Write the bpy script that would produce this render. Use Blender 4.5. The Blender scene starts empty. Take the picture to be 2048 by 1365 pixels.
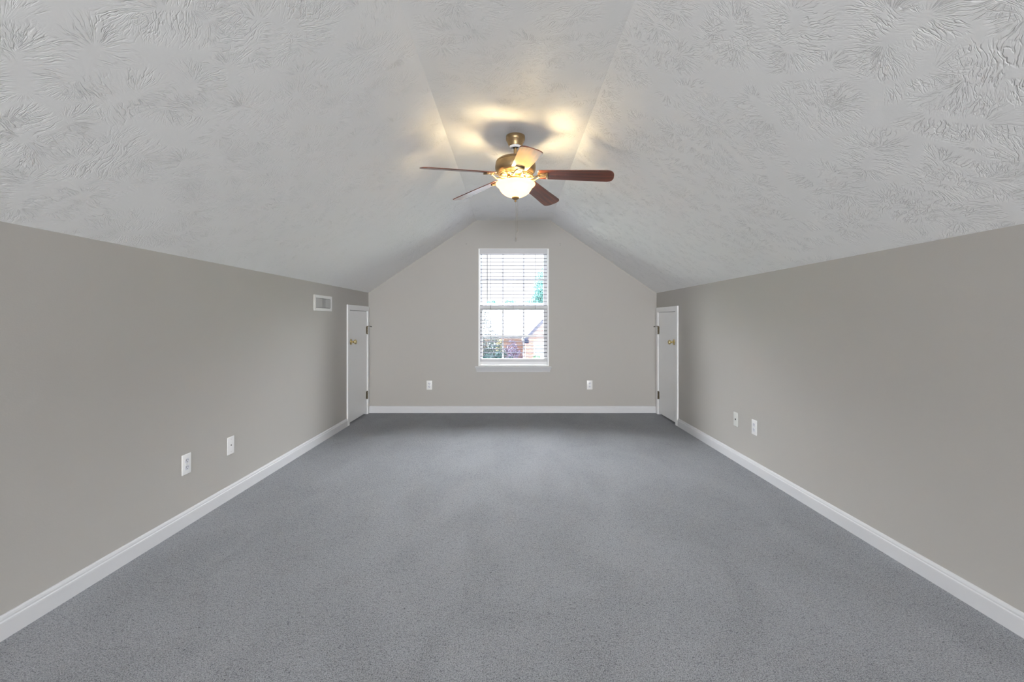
import bpy, bmesh, math, random
from mathutils import Vector, Matrix

random.seed(7)
S = bpy.context.scene
COL = S.collection
PI = math.pi
R = math.radians

# ------------------------------------------------------------------ camera, sky, exposure
FRONT = 5.78           # inner face of the window gable
REAR = -7.0            # inner face of the opposite gable, behind the camera
EYE = 1.162
cam_data = bpy.data.cameras.new('camera')
cam_data.lens = 16.0
cam_data.sensor_width = 36.0
cam_data.sensor_fit = 'HORIZONTAL'
cam_data.shift_y = -39.2 / 2048
cam_data.clip_start = 0.05
cam_data.clip_end = 300
cam = bpy.data.objects.new('camera', cam_data)
cam.location = (0, 0, EYE)
cam.rotation_euler = (R(90), 0, 0)
COL.objects.link(cam)
S.camera = cam

S.view_settings.view_transform = 'Standard'
S.view_settings.look = 'None'
S.view_settings.exposure = 1.15
S.view_settings.gamma = 1.0
S.view_settings.use_curve_mapping = False
S.cycles.max_bounces = 14
S.cycles.diffuse_bounces = 8
S.cycles.use_adaptive_sampling = True
S.cycles.adaptive_threshold = 0.025
S.cycles.glossy_bounces = 5
S.cycles.transparent_max_bounces = 12
S.cycles.sample_clamp_indirect = 6.0
S.cycles.caustics_reflective = False
S.cycles.caustics_refractive = False

SKY_LOW = 0.85      # dull haze just above the horizon, what the window looks out on
SKY_HIGH = 78.0    # bright cloud higher up on the window side, where the sun stands
SKY_BACK = 4.0      # plain overcast behind the camera
REAR_FILL = 235.0    # watts of the fill light added behind the camera
world = bpy.data.worlds.new('overcast_sky')
S.world = world
world.use_nodes = True
wt = world.node_tree
wt.nodes.clear()
w_out = wt.nodes.new('ShaderNodeOutputWorld')
w_bg = wt.nodes.new('ShaderNodeBackground')
w_co = wt.nodes.new('ShaderNodeTexCoord')
w_sep = wt.nodes.new('ShaderNodeSeparateXYZ')
w_ramp = wt.nodes.new('ShaderNodeValToRGB')
w_ramp.color_ramp.elements[0].position = 0.0
w_ramp.color_ramp.elements[0].color = (1.0, 1.0, 1.0, 1)
w_ramp.color_ramp.elements[1].position = 1.0
w_ramp.color_ramp.elements[1].color = (0.92, 0.955, 1.0, 1)
wt.links.new(w_co.outputs['Generated'], w_sep.inputs[0])
wt.links.new(w_sep.outputs['Z'], w_ramp.inputs[0])
wt.links.new(w_ramp.outputs[0], w_bg.inputs['Color'])
def w_range(src, lo, hi, a, b):
    n = wt.nodes.new('ShaderNodeMapRange'); n.interpolation_type = 'SMOOTHSTEP'
    wt.links.new(src, n.inputs[0])
    for i_, v_ in ((1, lo), (2, hi)): n.inputs[i_].default_value = v_
    for i_, v_ in ((3, a), (4, b)):
        if isinstance(v_, float): n.inputs[i_].default_value = v_
        else: wt.links.new(v_, n.inputs[i_])
    return n.outputs[0]
w_front = w_range(w_sep.outputs['Z'], 0.17, 0.42, SKY_LOW, SKY_HIGH)       # by height above the horizon
w_all = w_range(w_sep.outputs['Y'], -0.25, 0.35, SKY_BACK, w_front)        # by compass direction
wt.links.new(w_all, w_bg.inputs['Strength'])
wt.links.new(w_bg.outputs[0], w_out.inputs[0])

fill_data = bpy.data.lights.new('rear_fill_light', 'AREA')  # area light added inside the rear wall to fill the room
fill_data.shape = 'RECTANGLE'
fill_data.size = 2.9; fill_data.size_y = 1.52
fill_data.energy = REAR_FILL
fill_data.color = (0.985, 0.99, 1.0)
fill = bpy.data.objects.new('rear_fill_light', fill_data)
fill.location = (0, REAR + 0.7, 1.1)
fill.rotation_euler = (R(60), 0, 0)
COL.objects.link(fill)

# sky portals in the two window openings: they only guide the sampling of the sky
def portal(loc, rot, sx, sy):
    d = bpy.data.lights.new('sky_portal', 'AREA')
    d.shape = 'RECTANGLE'; d.size = sx; d.size_y = sy
    d.cycles.is_portal = True
    o = bpy.data.objects.new('sky_portal', d)
    o.location = loc; o.rotation_euler = rot
    COL.objects.link(o)
portal((0.021, FRONT + 0.115, 1.34), (R(-90), 0, 0), 0.89, 1.49)
portal((0.0, REAR - 0.115, 0.925), (R(90), 0, 0), 3.0, 1.61)

# ------------------------------------------------------------------ materials
def new_mat(name):
    m = bpy.data.materials.new(name)
    m.use_nodes = True
    return m, m.node_tree, m.node_tree.nodes['Principled BSDF']

def plain(name, col, rough=0.5, metal=0.0, coat=0.0, coat_rough=0.1, bump=None, emit=None, var=None, spec=None):
    m, t, b = new_mat(name)
    b.inputs['Base Color'].default_value = (*col, 1)
    b.inputs['Roughness'].default_value = rough
    b.inputs['Metallic'].default_value = metal
    b.inputs['Coat Weight'].default_value = coat
    b.inputs['Coat Roughness'].default_value = coat_rough
    if spec is not None:
        b.inputs['Specular IOR Level'].default_value = spec
    co = t.nodes.new('ShaderNodeTexCoord')
    if bump:
        scale, dist = bump
        n = t.nodes.new('ShaderNodeTexNoise'); n.inputs['Scale'].default_value = scale
        n.inputs['Detail'].default_value = 3
        t.links.new(co.outputs['Object'], n.inputs['Vector'])
        bp = t.nodes.new('ShaderNodeBump'); bp.inputs['Distance'].default_value = dist
        bp.inputs['Strength'].default_value = 1.0
        t.links.new(n.outputs[0], bp.inputs['Height'])
        t.links.new(bp.outputs[0], b.inputs['Normal'])
    if var:
        scale, amt = var
        n = t.nodes.new('ShaderNodeTexNoise'); n.inputs['Scale'].default_value = scale
        n.inputs['Detail'].default_value = 4
        t.links.new(co.outputs['Object'], n.inputs['Vector'])
        mx = t.nodes.new('ShaderNodeMix'); mx.data_type = 'RGBA'
        mx.inputs[6].default_value = (*[c * (1 - amt) for c in col], 1)
        mx.inputs[7].default_value = (*[min(1, c * (1 + amt)) for c in col], 1)
        t.links.new(n.outputs[0], mx.inputs[0])
        t.links.new(mx.outputs[2], b.inputs['Base Color'])
    return m

class NB:
    """tiny expression builder for math nodes"""
    def __init__(self, tree): self.t = tree
    def _in(self, node, i, v):
        if isinstance(v, (int, float)): node.inputs[i].default_value = v
        else: self.t.links.new(v, node.inputs[i])
    def m(self, op, a, b=0.0, c=None):
        n = self.t.nodes.new('ShaderNodeMath'); n.operation = op
        self._in(n, 0, a); self._in(n, 1, b)
        if c is not None: self._in(n, 2, c)
        return n.outputs[0]
    def smooth(self, x, lo, hi, o0=0.0, o1=1.0):
        n = self.t.nodes.new('ShaderNodeMapRange'); n.interpolation_type = 'SMOOTHSTEP'
        self._in(n, 0, x); self._in(n, 1, lo); self._in(n, 2, hi); self._in(n, 3, o0); self._in(n, 4, o1)
        return n.outputs[0]
    def comb(self, x, y, z=0.0):
        n = self.t.nodes.new('ShaderNodeCombineXYZ')
        self._in(n, 0, x); self._in(n, 1, y); self._in(n, 2, z)
        return n.outputs[0]
    def sep(self, v):
        n = self.t.nodes.new('ShaderNodeSeparateXYZ'); self.t.links.new(v, n.inputs[0])
        return n.outputs
    def vm(self, op, a, b):
        n = self.t.nodes.new('ShaderNodeVectorMath'); n.operation = op
        self._in(n, 0, a)
        if isinstance(b, tuple): n.inputs[1].default_value = b
        else: self._in(n, 1, b)
        return n.outputs[0]
    def noise(self, v, scale, detail=2.0, dim='3D', dist=0.0):
        n = self.t.nodes.new('ShaderNodeTexNoise'); n.noise_dimensions = dim
        n.inputs['Scale'].default_value = scale; n.inputs['Detail'].default_value = detail
        n.inputs['Distortion'].default_value = dist
        self.t.links.new(v, n.inputs['Vector'])
        return n.outputs[0]

def ceiling_material():
    """white paint over a stomped (crow's foot) plaster texture: brush prints radiating from short spines"""
    m, t, b = new_mat('stomped_ceiling_paint')
    b.inputs['Base Color'].default_value = (0.87, 0.865, 0.86, 1)
    b.inputs['Roughness'].default_value = 0.75
    b.inputs['Specular IOR Level'].default_value = 0.25
    N = NB(t)
    uv = t.nodes.new('ShaderNodeUVMap'); uv.uv_map = 'UVMap'
    P = uv.outputs[0]
    def layer(cell, offs):
        p = N.vm('ADD', P, offs)
        v = t.nodes.new('ShaderNodeTexVoronoi'); v.voronoi_dimensions = '2D'
        v.inputs['Scale'].default_value = 1.0 / cell
        v.inputs['Randomness'].default_value = 0.85
        t.links.new(p, v.inputs['Vector'])
        d = N.vm('SUBTRACT', p, v.outputs['Position'])
        rnd = N.sep(v.outputs['Color'])
        rot = t.nodes.new('ShaderNodeVectorRotate'); rot.rotation_type = 'Z_AXIS'
        t.links.new(d, rot.inputs['Vector'])
        t.links.new(N.m('MULTIPLY', rnd[0], 6.283), rot.inputs['Angle'])
        s = N.sep(rot.outputs[0])
        L = 0.065
        uc = N.m('MAXIMUM', N.m('MINIMUM', s[0], L), -L)
        du = N.m('SUBTRACT', s[0], uc)
        ang = N.m('ARCTAN2', s[1], du)
        r = N.m('SQRT', N.m('ADD', N.m('MULTIPLY', du, du), N.m('MULTIPLY', s[1], s[1])))
        a = N.m('SUBTRACT', N.m('MULTIPLY', ang, 0.10), N.m('MULTIPLY', uc, N.m('SIGN', s[1])))
        wob = N.noise(p, 14.0, 1.0, '2D')
        a = N.m('ADD', a, N.m('MULTIPLY', N.m('SUBTRACT', wob, 0.5), 0.024))
        q = N.comb(N.m('MULTIPLY', a, 80.0), N.m('MULTIPLY', r, 19.0), N.m('MULTIPLY', rnd[1], 60.0))
        n = N.noise(q, 1.0, 2.0)
        # thin raised contour lines, flat between
        line = N.m('SUBTRACT', 1.0, N.smooth(N.m('ABSOLUTE', N.m('SUBTRACT', n, 0.5)), 0.0, 0.085))
        ve = t.nodes.new('ShaderNodeTexVoronoi'); ve.voronoi_dimensions = '2D'; ve.feature = 'DISTANCE_TO_EDGE'
        ve.inputs['Scale'].default_value = 1.0 / cell
        ve.inputs['Randomness'].default_value = 0.85
        t.links.new(p, ve.inputs['Vector'])
        mask = N.m('MULTIPLY', N.smooth(r, 0.012, 0.035), N.smooth(r, 0.075, 0.145, 1.0, 0.0))
        mask = N.m('MULTIPLY', mask, N.smooth(ve.outputs['Distance'], 0.02, 0.13))
        patch = N.smooth(N.noise(p, 5.0, 1.0, '2D'), 0.28, 0.52)
        brk = N.smooth(N.noise(N.vm('ADD', q, (7.7, 2.2, 0.0)), 0.6, 1.0), 0.36, 0.58, 0.20, 1.0)
        return N.m('MULTIPLY', N.m('MULTIPLY', line, brk), N.m('MULTIPLY', mask, patch))
    h = N.m('MAXIMUM', layer(0.33, (11.3, 4.7, 0)), layer(0.27, (31.9, 17.2, 0)))
    h = N.m('MAXIMUM', h, layer(0.38, (53.1, 29.4, 0)))
    fine = N.noise(P, 55.0, 3.0, '2D')
    h = N.m('ADD', h, N.m('MULTIPLY', fine, 0.10))
    bp = t.nodes.new('ShaderNodeBump')
    bp.inputs['Strength'].default_value = 1.0
    bp.inputs['Distance'].default_value = 0.0017
    t.links.new(h, bp.inputs['Height'])
    t.links.new(bp.outputs[0], b.inputs['Normal'])
    return m

def carpet_material():
    m, t, b = new_mat('grey_cut_pile_carpet')
    N = NB(t)
    co = t.nodes.new('ShaderNodeTexCoord')
    P = co.outputs['Object']
    b.inputs['Roughness'].default_value = 1.0
    b.inputs['Specular IOR Level'].default_value = 0.05
    b.inputs['Sheen Weight'].default_value = 0.25
    b.inputs['Sheen Roughness'].default_value = 0.6
    b.inputs['Sheen Tint'].default_value = (0.75, 0.8, 0.9, 1)
    yarn = N.noise(P, 270.0, 3.0, '3D', 0.6)
    nap = N.noise(N.vm('MULTIPLY', P, (1.6, 0.9, 1.0)), 1.5, 4.0, '3D', 0.8)
    scuff = N.noise(N.vm('MULTIPLY', P, (3.2, 5.0, 1.0)), 2.2, 3.0, '3D', 0.5)
    k = N.m('ADD', N.smooth(yarn, 0.30, 0.64, -0.58, 0.32), N.smooth(nap, 0.3, 0.7, -0.07, 0.07))
    k = N.m('ADD', k, N.smooth(scuff, 0.22, 0.42, -0.08, 0.0))
    pit = N.noise(N.vm('MULTIPLY', P, (0.7, 1.0, 1.0)), 120.0, 2.0, '3D', 1.0)
    k = N.m('ADD', k, N.smooth(pit, 0.30, 0.46, -0.34, 0.0))
    k = N.m('ADD', k, 1.03)
    col = t.nodes.new('ShaderNodeCombineColor')
    for i, c in enumerate((0.325, 0.334, 0.347)):
        t.links.new(N.m('MULTIPLY', k, c), col.inputs[i])
    t.links.new(col.outputs[0], b.inputs['Base Color'])
    hgt = N.m('ADD', N.m('MULTIPLY', yarn, 0.7), N.m('MULTIPLY', N.noise(P, 75.0, 2.0), 0.9))
    bp = t.nodes.new('ShaderNodeBump')
    bp.inputs['Strength'].default_value = 0.9
    bp.inputs['Distance'].default_value = 0.010
    t.links.new(hgt, bp.inputs['Height'])
    t.links.new(bp.outputs[0], b.inputs['Normal'])
    return m

def wood_material():
    m, t, b = new_mat('mahogany_veneer')
    N = NB(t)
    co = t.nodes.new('ShaderNodeTexCoord')
    g = N.noise(N.vm('MULTIPLY', co.outputs['Object'], (3.0, 60.0, 60.0)), 1.0, 4.0, '3D', 0.6)
    mx = t.nodes.new('ShaderNodeMix'); mx.data_type = 'RGBA'
    mx.inputs[6].default_value = (0.075, 0.016, 0.008, 1)
    mx.inputs[7].default_value = (0.200, 0.048, 0.021, 1)
    t.links.new(N.smooth(g, 0.3, 0.7), mx.inputs[0])
    t.links.new(mx.outputs[2], b.inputs['Base Color'])
    b.inputs['Roughness'].default_value = 0.38
    b.inputs['Coat Weight'].default_value = 0.45
    b.inputs['Coat Roughness'].default_value = 0.2
    return m

def brushed_brass():
    m, t, b = new_mat('antique_brushed_brass')
    N = NB(t)
    co = t.nodes.new('ShaderNodeTexCoord')
    g = N.noise(N.vm('MULTIPLY', co.outputs['Object'], (20.0, 20.0, 500.0)), 1.0, 3.0)
    mx = t.nodes.new('ShaderNodeMix'); mx.data_type = 'RGBA'
    mx.inputs[6].default_value = (0.30, 0.205, 0.11, 1)
    mx.inputs[7].default_value = (0.46, 0.33, 0.18, 1)
    t.links.new(g, mx.inputs[0])
    t.links.new(mx.outputs[2], b.inputs['Base Color'])
    b.inputs['Metallic'].default_value = 0.9
    b.inputs['Roughness'].default_value = 0.36
    return m

def glass_material(name, tint):
    m, t, b = new_mat(name)
    t.nodes.remove(b)
    out = t.nodes['Material Output']
    tr = t.nodes.new('ShaderNodeBsdfTransparent'); tr.inputs[0].default_value = (*tint, 1)
    gl = t.nodes.new('ShaderNodeBsdfGlossy'); gl.inputs['Roughness'].default_value = 0.02
    fr = t.nodes.new('ShaderNodeFresnel'); fr.inputs[0].default_value = 1.2
    mx = t.nodes.new('ShaderNodeMixShader')
    t.links.new(fr.outputs[0], mx.inputs[0])
    t.links.new(tr.outputs[0], mx.inputs[1]); t.links.new(gl.outputs[0], mx.inputs[2])
    t.links.new(mx.outputs[0], out.inputs[0])
    return m

def bowl_material():
    """frosted cream glass lit from within: it scatters the bulbs and glows"""
    m, t, b = new_mat('frosted_cream_glass')
    t.nodes.remove(b)
    N = NB(t)
    out = t.nodes['Material Output']
    co = t.nodes.new('ShaderNodeTexCoord')
    cloud = N.noise(co.outputs['Object'], 16.0, 3.0)
    tl = t.nodes.new('ShaderNodeBsdfTranslucent'); tl.inputs[0].default_value = (1.0, 0.80, 0.48, 1)
    df = t.nodes.new('ShaderNodeBsdfDiffuse'); df.inputs[0].default_value = (0.80, 0.70, 0.50, 1)
    gl = t.nodes.new('ShaderNodeBsdfGlossy'); gl.inputs['Roughness'].default_value = 0.15
    m1 = t.nodes.new('ShaderNodeMixShader'); m1.inputs[0].default_value = 0.55
    t.links.new(tl.outputs[0], m1.inputs[1]); t.links.new(df.outputs[0], m1.inputs[2])
    m2 = t.nodes.new('ShaderNodeMixShader'); m2.inputs[0].default_value = 0.04
    t.links.new(m1.outputs[0], m2.inputs[1]); t.links.new(gl.outputs[0], m2.inputs[2])
    em = t.nodes.new('ShaderNodeEmission'); em.inputs[0].default_value = (1.0, 0.80, 0.50, 1)
    t.links.new(N.smooth(cloud, 0.2, 0.8, 0.30, 0.42), em.inputs[1])
    ad = t.nodes.new('ShaderNodeAddShader')
    t.links.new(m2.outputs[0], ad.inputs[0]); t.links.new(em.outputs[0], ad.inputs[1])
    t.links.new(ad.outputs[0], out.inputs[0])
    return m

def brick_material():
    m, t, b = new_mat('pink_brick')
    N = NB(t)
    co = t.nodes.new('ShaderNodeTexCoord')
    s = N.sep(co.outputs['Object'])
    br = t.nodes.new('ShaderNodeTexBrick')
    br.inputs['Scale'].default_value = 1.0
    br.inputs['Brick Width'].default_value = 0.21; br.inputs['Row Height'].default_value = 0.075
    br.inputs['Mortar Size'].default_value = 0.010
    br.inputs['Color1'].default_value = (0.21, 0.095, 0.08, 1)
    br.inputs['Color2'].default_value = (0.165, 0.07, 0.06, 1)
    br.inputs['Mortar'].default_value = (0.22, 0.19, 0.175, 1)
    t.links.new(N.comb(N.m('ADD', s[0], s[1]), s[2]), br.inputs['Vector'])
    t.links.new(br.outputs[0], b.inputs['Base Color'])
    b.inputs['Roughness'].default_value = 0.9
    return m

def leaf_material(name, c1, c2):
    m, t, b = new_mat(name)
    N = NB(t)
    co = t.nodes.new('ShaderNodeTexCoord')
    n = N.noise(co.outputs['Object'], 3.0, 4.0)
    mx = t.nodes.new('ShaderNodeMix'); mx.data_type = 'RGBA'
    mx.inputs[6].default_value = (*c1, 1); mx.inputs[7].default_value = (*c2, 1)
    t.links.new(N.smooth(n, 0.35, 0.65), mx.inputs[0])
    t.links.new(mx.outputs[2], b.inputs['Base Color'])
    b.inputs['Roughness'].default_value = 0.9
    b.inputs['Specular IOR Level'].default_value = 0.1
    return m

M = dict(
    wall=plain('greige_wall_paint', (0.455, 0.438, 0.412), 0.55, bump=(160, 0.0003), spec=0.35),
    ceiling=ceiling_material(),
    carpet=carpet_material(),
    trim=plain('white_trim_paint', (0.64, 0.645, 0.662), 0.55, bump=(40, 0.0003)),
    door=plain('white_door_paint', (0.88, 0.885, 0.89), 0.4, bump=(60, 0.0004)),
    vinyl=plain('white_vinyl', (0.87, 0.875, 0.885), 0.5, spec=0.2),
    slat=plain('faux_wood_slat_backlit_dark', (0.06, 0.062, 0.075), 0.9, spec=0.0),  # white slats given a near-black colour for their backlit shade
    cord=plain('blind_cord', (0.12, 0.125, 0.14), 0.9, spec=0.0),
    wand=plain('clear_grey_wand', (0.22, 0.23, 0.26), 0.5, spec=0.1),
    plate=plain('white_plastic_plate', (0.83, 0.83, 0.83), 0.3),
    recept=plain('white_plastic_receptacle', (0.72, 0.73, 0.78), 0.35),
    dark=plain('dark_slot', (0.015, 0.015, 0.018), 0.7),
    screw=plain('painted_screw', (0.6, 0.6, 0.6), 0.3, metal=0.3),
    steel=plain('zinc_screw', (0.28, 0.27, 0.26), 0.4, metal=0.8),
    brass=plain('polished_brass', (0.78, 0.66, 0.38), 0.16, metal=1.0),
    hinge=plain('aged_brass_hinge', (0.13, 0.105, 0.065), 0.4, metal=0.8),
    rubber=plain('dark_rubber', (0.03, 0.028, 0.025), 0.7),
    vent=plain('white_vent_enamel', (0.80, 0.80, 0.79), 0.35),
    louver=plain('grey_vent_louver', (0.42, 0.42, 0.41), 0.45),
    fan=brushed_brass(),
    ring=plain('white_rod_cover', (0.85, 0.86, 0.88), 0.25),
    wood=wood_material(),
    bowl=bowl_material(),
    chain=plain('pull_chain_brass', (0.30, 0.26, 0.19), 0.35, metal=0.8),
    fob=plain('chain_fob', (0.30, 0.29, 0.27), 0.35, metal=0.4),
    glass=glass_material('double_glazing', (0.90, 0.91, 0.92)),
    clear=glass_material('single_glazing', (0.95, 0.96, 0.96)),
    brick=brick_material(),
    roof=plain('pale_shingle', (0.045, 0.048, 0.056), 0.9, var=(6, 0.12)),
    fascia=plain('blue_grey_fascia', (0.007, 0.011, 0.030), 0.8, spec=0.05),
    gutter=plain('dark_gutter', (0.030, 0.030, 0.042), 0.6),
    extwhite=plain('white_exterior_paint', (0.75, 0.76, 0.78), 0.5),
    extglass=plain('pale_blue_pane', (0.30, 0.42, 0.50), 0.1),
    lawn=plain('pale_lawn', (0.12, 0.14, 0.10), 0.95, var=(2, 0.25)),
    siding=plain('exterior_siding', (0.45, 0.43, 0.40), 0.8),
    bark=plain('grey_bark', (0.12, 0.10, 0.09), 0.9),
    leaf_teal=leaf_material('teal_green_leaves', (0.045, 0.12, 0.112), (0.10, 0.21, 0.195)),
    leaf_blue=leaf_material('blue_green_needles', (0.002, 0.006, 0.006), (0.010, 0.017, 0.017)),
    leaf_dark=leaf_material('dark_green_leaves', (0.001, 0.006, 0.007), (0.003, 0.016, 0.015)),
    leaf_purple=leaf_material('purple_grey_twigs', (0.016, 0.014, 0.035), (0.050, 0.042, 0.070)),
    leaf_yellow=leaf_material('yellow_leaves', (0.17, 0.135, 0.05), (0.22, 0.18, 0.09)),
    leaf_light=leaf_material('light_green_leaves', (0.06, 0.14, 0.06), (0.10, 0.19, 0.10)),
)

# ------------------------------------------------------------------ mesh helpers
class MB:
    def __init__(self):
        self.bm = bmesh.new()
        self.uv = None
    def box(self, x0, y0, z0, x1, y1, z1, bev=0.0, seg=2, mat=None):
        vs = [Vector(p) for p in ((x0,y0,z0),(x1,y0,z0),(x1,y1,z0),(x0,y1,z0),(x0,y0,z1),(x1,y0,z1),(x1,y1,z1),(x0,y1,z1))]
        if mat is not None: vs = [mat @ v for v in vs]
        v = [self.bm.verts.new(p) for p in vs]
        fs = [self.bm.faces.new([v[i] for i in q]) for q in ((3,2,1,0),(4,5,6,7),(0,1,5,4),(1,2,6,5),(2,3,7,6),(3,0,4,7))]
        if bev > 0:
            es = {e for f in fs for e in f.edges}
            bmesh.ops.bevel(self.bm, geom=list(es), offset=bev, segments=seg, affect='EDGES', profile=0.5)
        return self
    def prism(self, pts, axis, a0, a1, mat=None):
        """extrude a polygon (list of 2-tuples) along axis 'x','y','z' from a0 to a1"""
        def mk(p, a):
            if axis == 'y': v = Vector((p[0], a, p[1]))
            elif axis == 'x': v = Vector((a, p[0], p[1]))
            else: v = Vector((p[0], p[1], a))
            return mat @ v if mat is not None else v
        A = [self.bm.verts.new(mk(p, a0)) for p in pts]
        B = [self.bm.verts.new(mk(p, a1)) for p in pts]
        n = len(pts)
        self.bm.faces.new(A); self.bm.faces.new(B[::-1])
        for i in range(n):
            j = (i + 1) % n
            self.bm.faces.new((A[j], A[i], B[i], B[j]))
        return self
    def lathe(self, prof, seg=48, c=(0,0,0), mat=None):
        rings = []
        for r, z in prof:
            if r < 1e-6:
                p = Vector((c[0], c[1], c[2] + z))
                rings.append([self.bm.verts.new(mat @ p if mat is not None else p)])
            else:
                ring = []
                for i in range(seg):
                    a = 2 * PI * i / seg
                    p = Vector((c[0] + r * math.cos(a), c[1] + r * math.sin(a), c[2] + z))
                    ring.append(self.bm.verts.new(mat @ p if mat is not None else p))
                rings.append(ring)
        for a, b in zip(rings, rings[1:]):
            if len(a) == 1 and len(b) == 1: continue
            for i in range(seg):
                j = (i + 1) % seg
                if len(a) == 1: self.bm.faces.new((a[0], b[j], b[i]))
                elif len(b) == 1: self.bm.faces.new((a[i], a[j], b[0]))
                else: self.bm.faces.new((a[i], a[j], b[j], b[i]))
        return self
    def tube(self, pts, r, seg=10, closed=False):
        pts = [Vector(p) for p in pts]
        n = len(pts)
        rs = r if isinstance(r, (list, tuple)) else [r] * n
        rings = []
        up = Vector((0.31, 0.17, 0.93)).normalized()
        for i, p in enumerate(pts):
            if closed: tan = pts[(i + 1) % n] - pts[i - 1]
            else: tan = pts[min(i + 1, n - 1)] - pts[max(i - 1, 0)]
            tan.normalize()
            a = tan.cross(up)
            if a.length < 1e-3: a = tan.cross(Vector((1, 0, 0)))
            a.normalize(); b = tan.cross(a)
            rings.append([self.bm.verts.new(p + rs[i] * (math.cos(2*PI*k/seg) * a + math.sin(2*PI*k/seg) * b)) for k in range(seg)])
        m = n if closed else n - 1
        for i in range(m):
            A, B = rings[i], rings[(i + 1) % n]
            for k in range(seg):
                l = (k + 1) % seg
                self.bm.faces.new((A[k], A[l], B[l], B[k]))
        if not closed:
            self.bm.faces.new(rings[0][::-1]); self.bm.faces.new(rings[-1])
        return self
    def quad(self, a, b, c, d):
        self.bm.faces.new([self.bm.verts.new(Vector(p)) for p in (a, b, c, d)])
        return self
    def build(self, name, mat, parent=None, smooth=None, fix=True):
        me = bpy.data.meshes.new(name)
        if fix: bmesh.ops.recalc_face_normals(self.bm, faces=self.bm.faces[:])
        self.bm.to_mesh(me); self.bm.free()
        me.materials.append(mat)
        if smooth is not None:
            for p in me.polygons: p.use_smooth = True
            try: me.set_sharp_from_angle(angle=R(smooth))
            except Exception: pass
        o = bpy.data.objects.new(name, me)
        COL.objects.link(o)
        if parent is not None: o.parent = parent
        return o

def tag(o, label=None, cat=None, group=None, kind=None):
    if label: o['label'] = label
    if cat: o['category'] = cat
    if group: o['group'] = group
    if kind: o['kind'] = kind
    return o

def empty(name, loc, rz=0.0):
    e = bpy.data.objects.new(name, None)
    e.empty_display_size = 0.1
    e.location = loc; e.rotation_euler = (0, 0, rz)
    COL.objects.link(e)
    return e

# ------------------------------------------------------------------ room shell
TL, TR = 0.01018, 0.0121                       # the knee walls spread slightly towards the camera
def xl(y): return -(1.823 + TL * (FRONT - y))
def xr(y): return 1.836 + TR * (FRONT - y)
KL, KR = 1.527, 1.522                           # knee heights
FL, FR, FZ = -0.451, 0.489, 2.445               # flat strip of the ceiling
Y0, Y1 = REAR - 0.12, FRONT + 0.12
TH = 0.12

def add_wall_block(mb, side, ya, yb, za, zb):
    f = xl if side == 'l' else xr
    s = -1 if side == 'l' else 1
    pts = [(f(ya), ya), (f(yb), yb), (f(yb) + s * TH, yb), (f(ya) + s * TH, ya)]
    mb.prism(pts, 'z', za, zb)

DL = dict(outer=5.036, near=5.096, far=5.704, out_far=5.766, top=1.286, ctop=1.350)
DR = dict(outer=5.040, near=5.106, far=5.690, out_far=5.762, top=1.271, ctop=1.335)
J = 0.018
for side, D, kz, nm, lab in (('l', DL, KL, 'wall_left', 'greige knee wall with the louvred air vent high up'),
                             ('r', DR, KR, 'wall_right', 'greige knee wall on the right without an air vent')):
    mb = MB()
    add_wall_block(mb, side, Y0, D['near'] - J, 0, kz)
    add_wall_block(mb, side, D['near'] - J, D['far'] + J, D['top'] + J, kz)
    add_wall_block(mb, side, D['far'] + J, Y1, 0, kz)
    # closed back of the crawl space behind the door
    f = xl if side == 'l' else xr
    s = -1 if side == 'l' else 1
    x = f(5.4) + s * (TH + 0.01)
    mb.box(min(x, x + s * 0.03), 5.0, 0, max(x, x + s * 0.03), 5.82, 1.4)
    o = mb.build(nm, M['wall'])
    tag(o, lab, 'wall', kind='structure')

def gable(name, ya, yb, hole, lab):
    hx0, hx1, hz0, hz1 = hole
    L, Rr = (xl(ya), xr(ya))
    def top(x):
        if x < FL: return KL + (x - L) / (FL - L) * (FZ - KL)
        if x > FR: return KR + (Rr - x) / (Rr - FR) * (FZ - KR)
        return FZ
    xs = [L] + ([hx0] if hx0 > FL else [hx0]) + [hx1, Rr]
    mb = MB()
    def strip(a, b, z0):
        pts = [(a, z0), (b, z0), (b, top(b))]
        for k in (FR, FL):
            if a < k < b: pts.append((k, FZ))
        pts.append((a, top(a)))
        mb.prism(pts, 'y', ya, yb)
    strip(L, hx0, 0); strip(hx1, Rr, 0); strip(hx0, hx1, hz1)
    mb.box(hx0, min(ya, yb), 0, hx1, max(ya, yb), hz0)
    o = mb.build(name, M['wall'])
    tag(o, lab, 'wall', kind='structure')
WX0, WX1, WZ0, WZ1 = -0.426, 0.468, 0.590, 2.087
gable('wall_front', FRONT, Y1, (WX0, WX1, WZ0, WZ1), 'greige gable wall with the window in its middle')
RW = (-1.5, 1.5, 0.12, 1.73)
gable('wall_back', REAR, Y0, RW, 'greige gable wall behind the camera with an added wide window')

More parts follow.
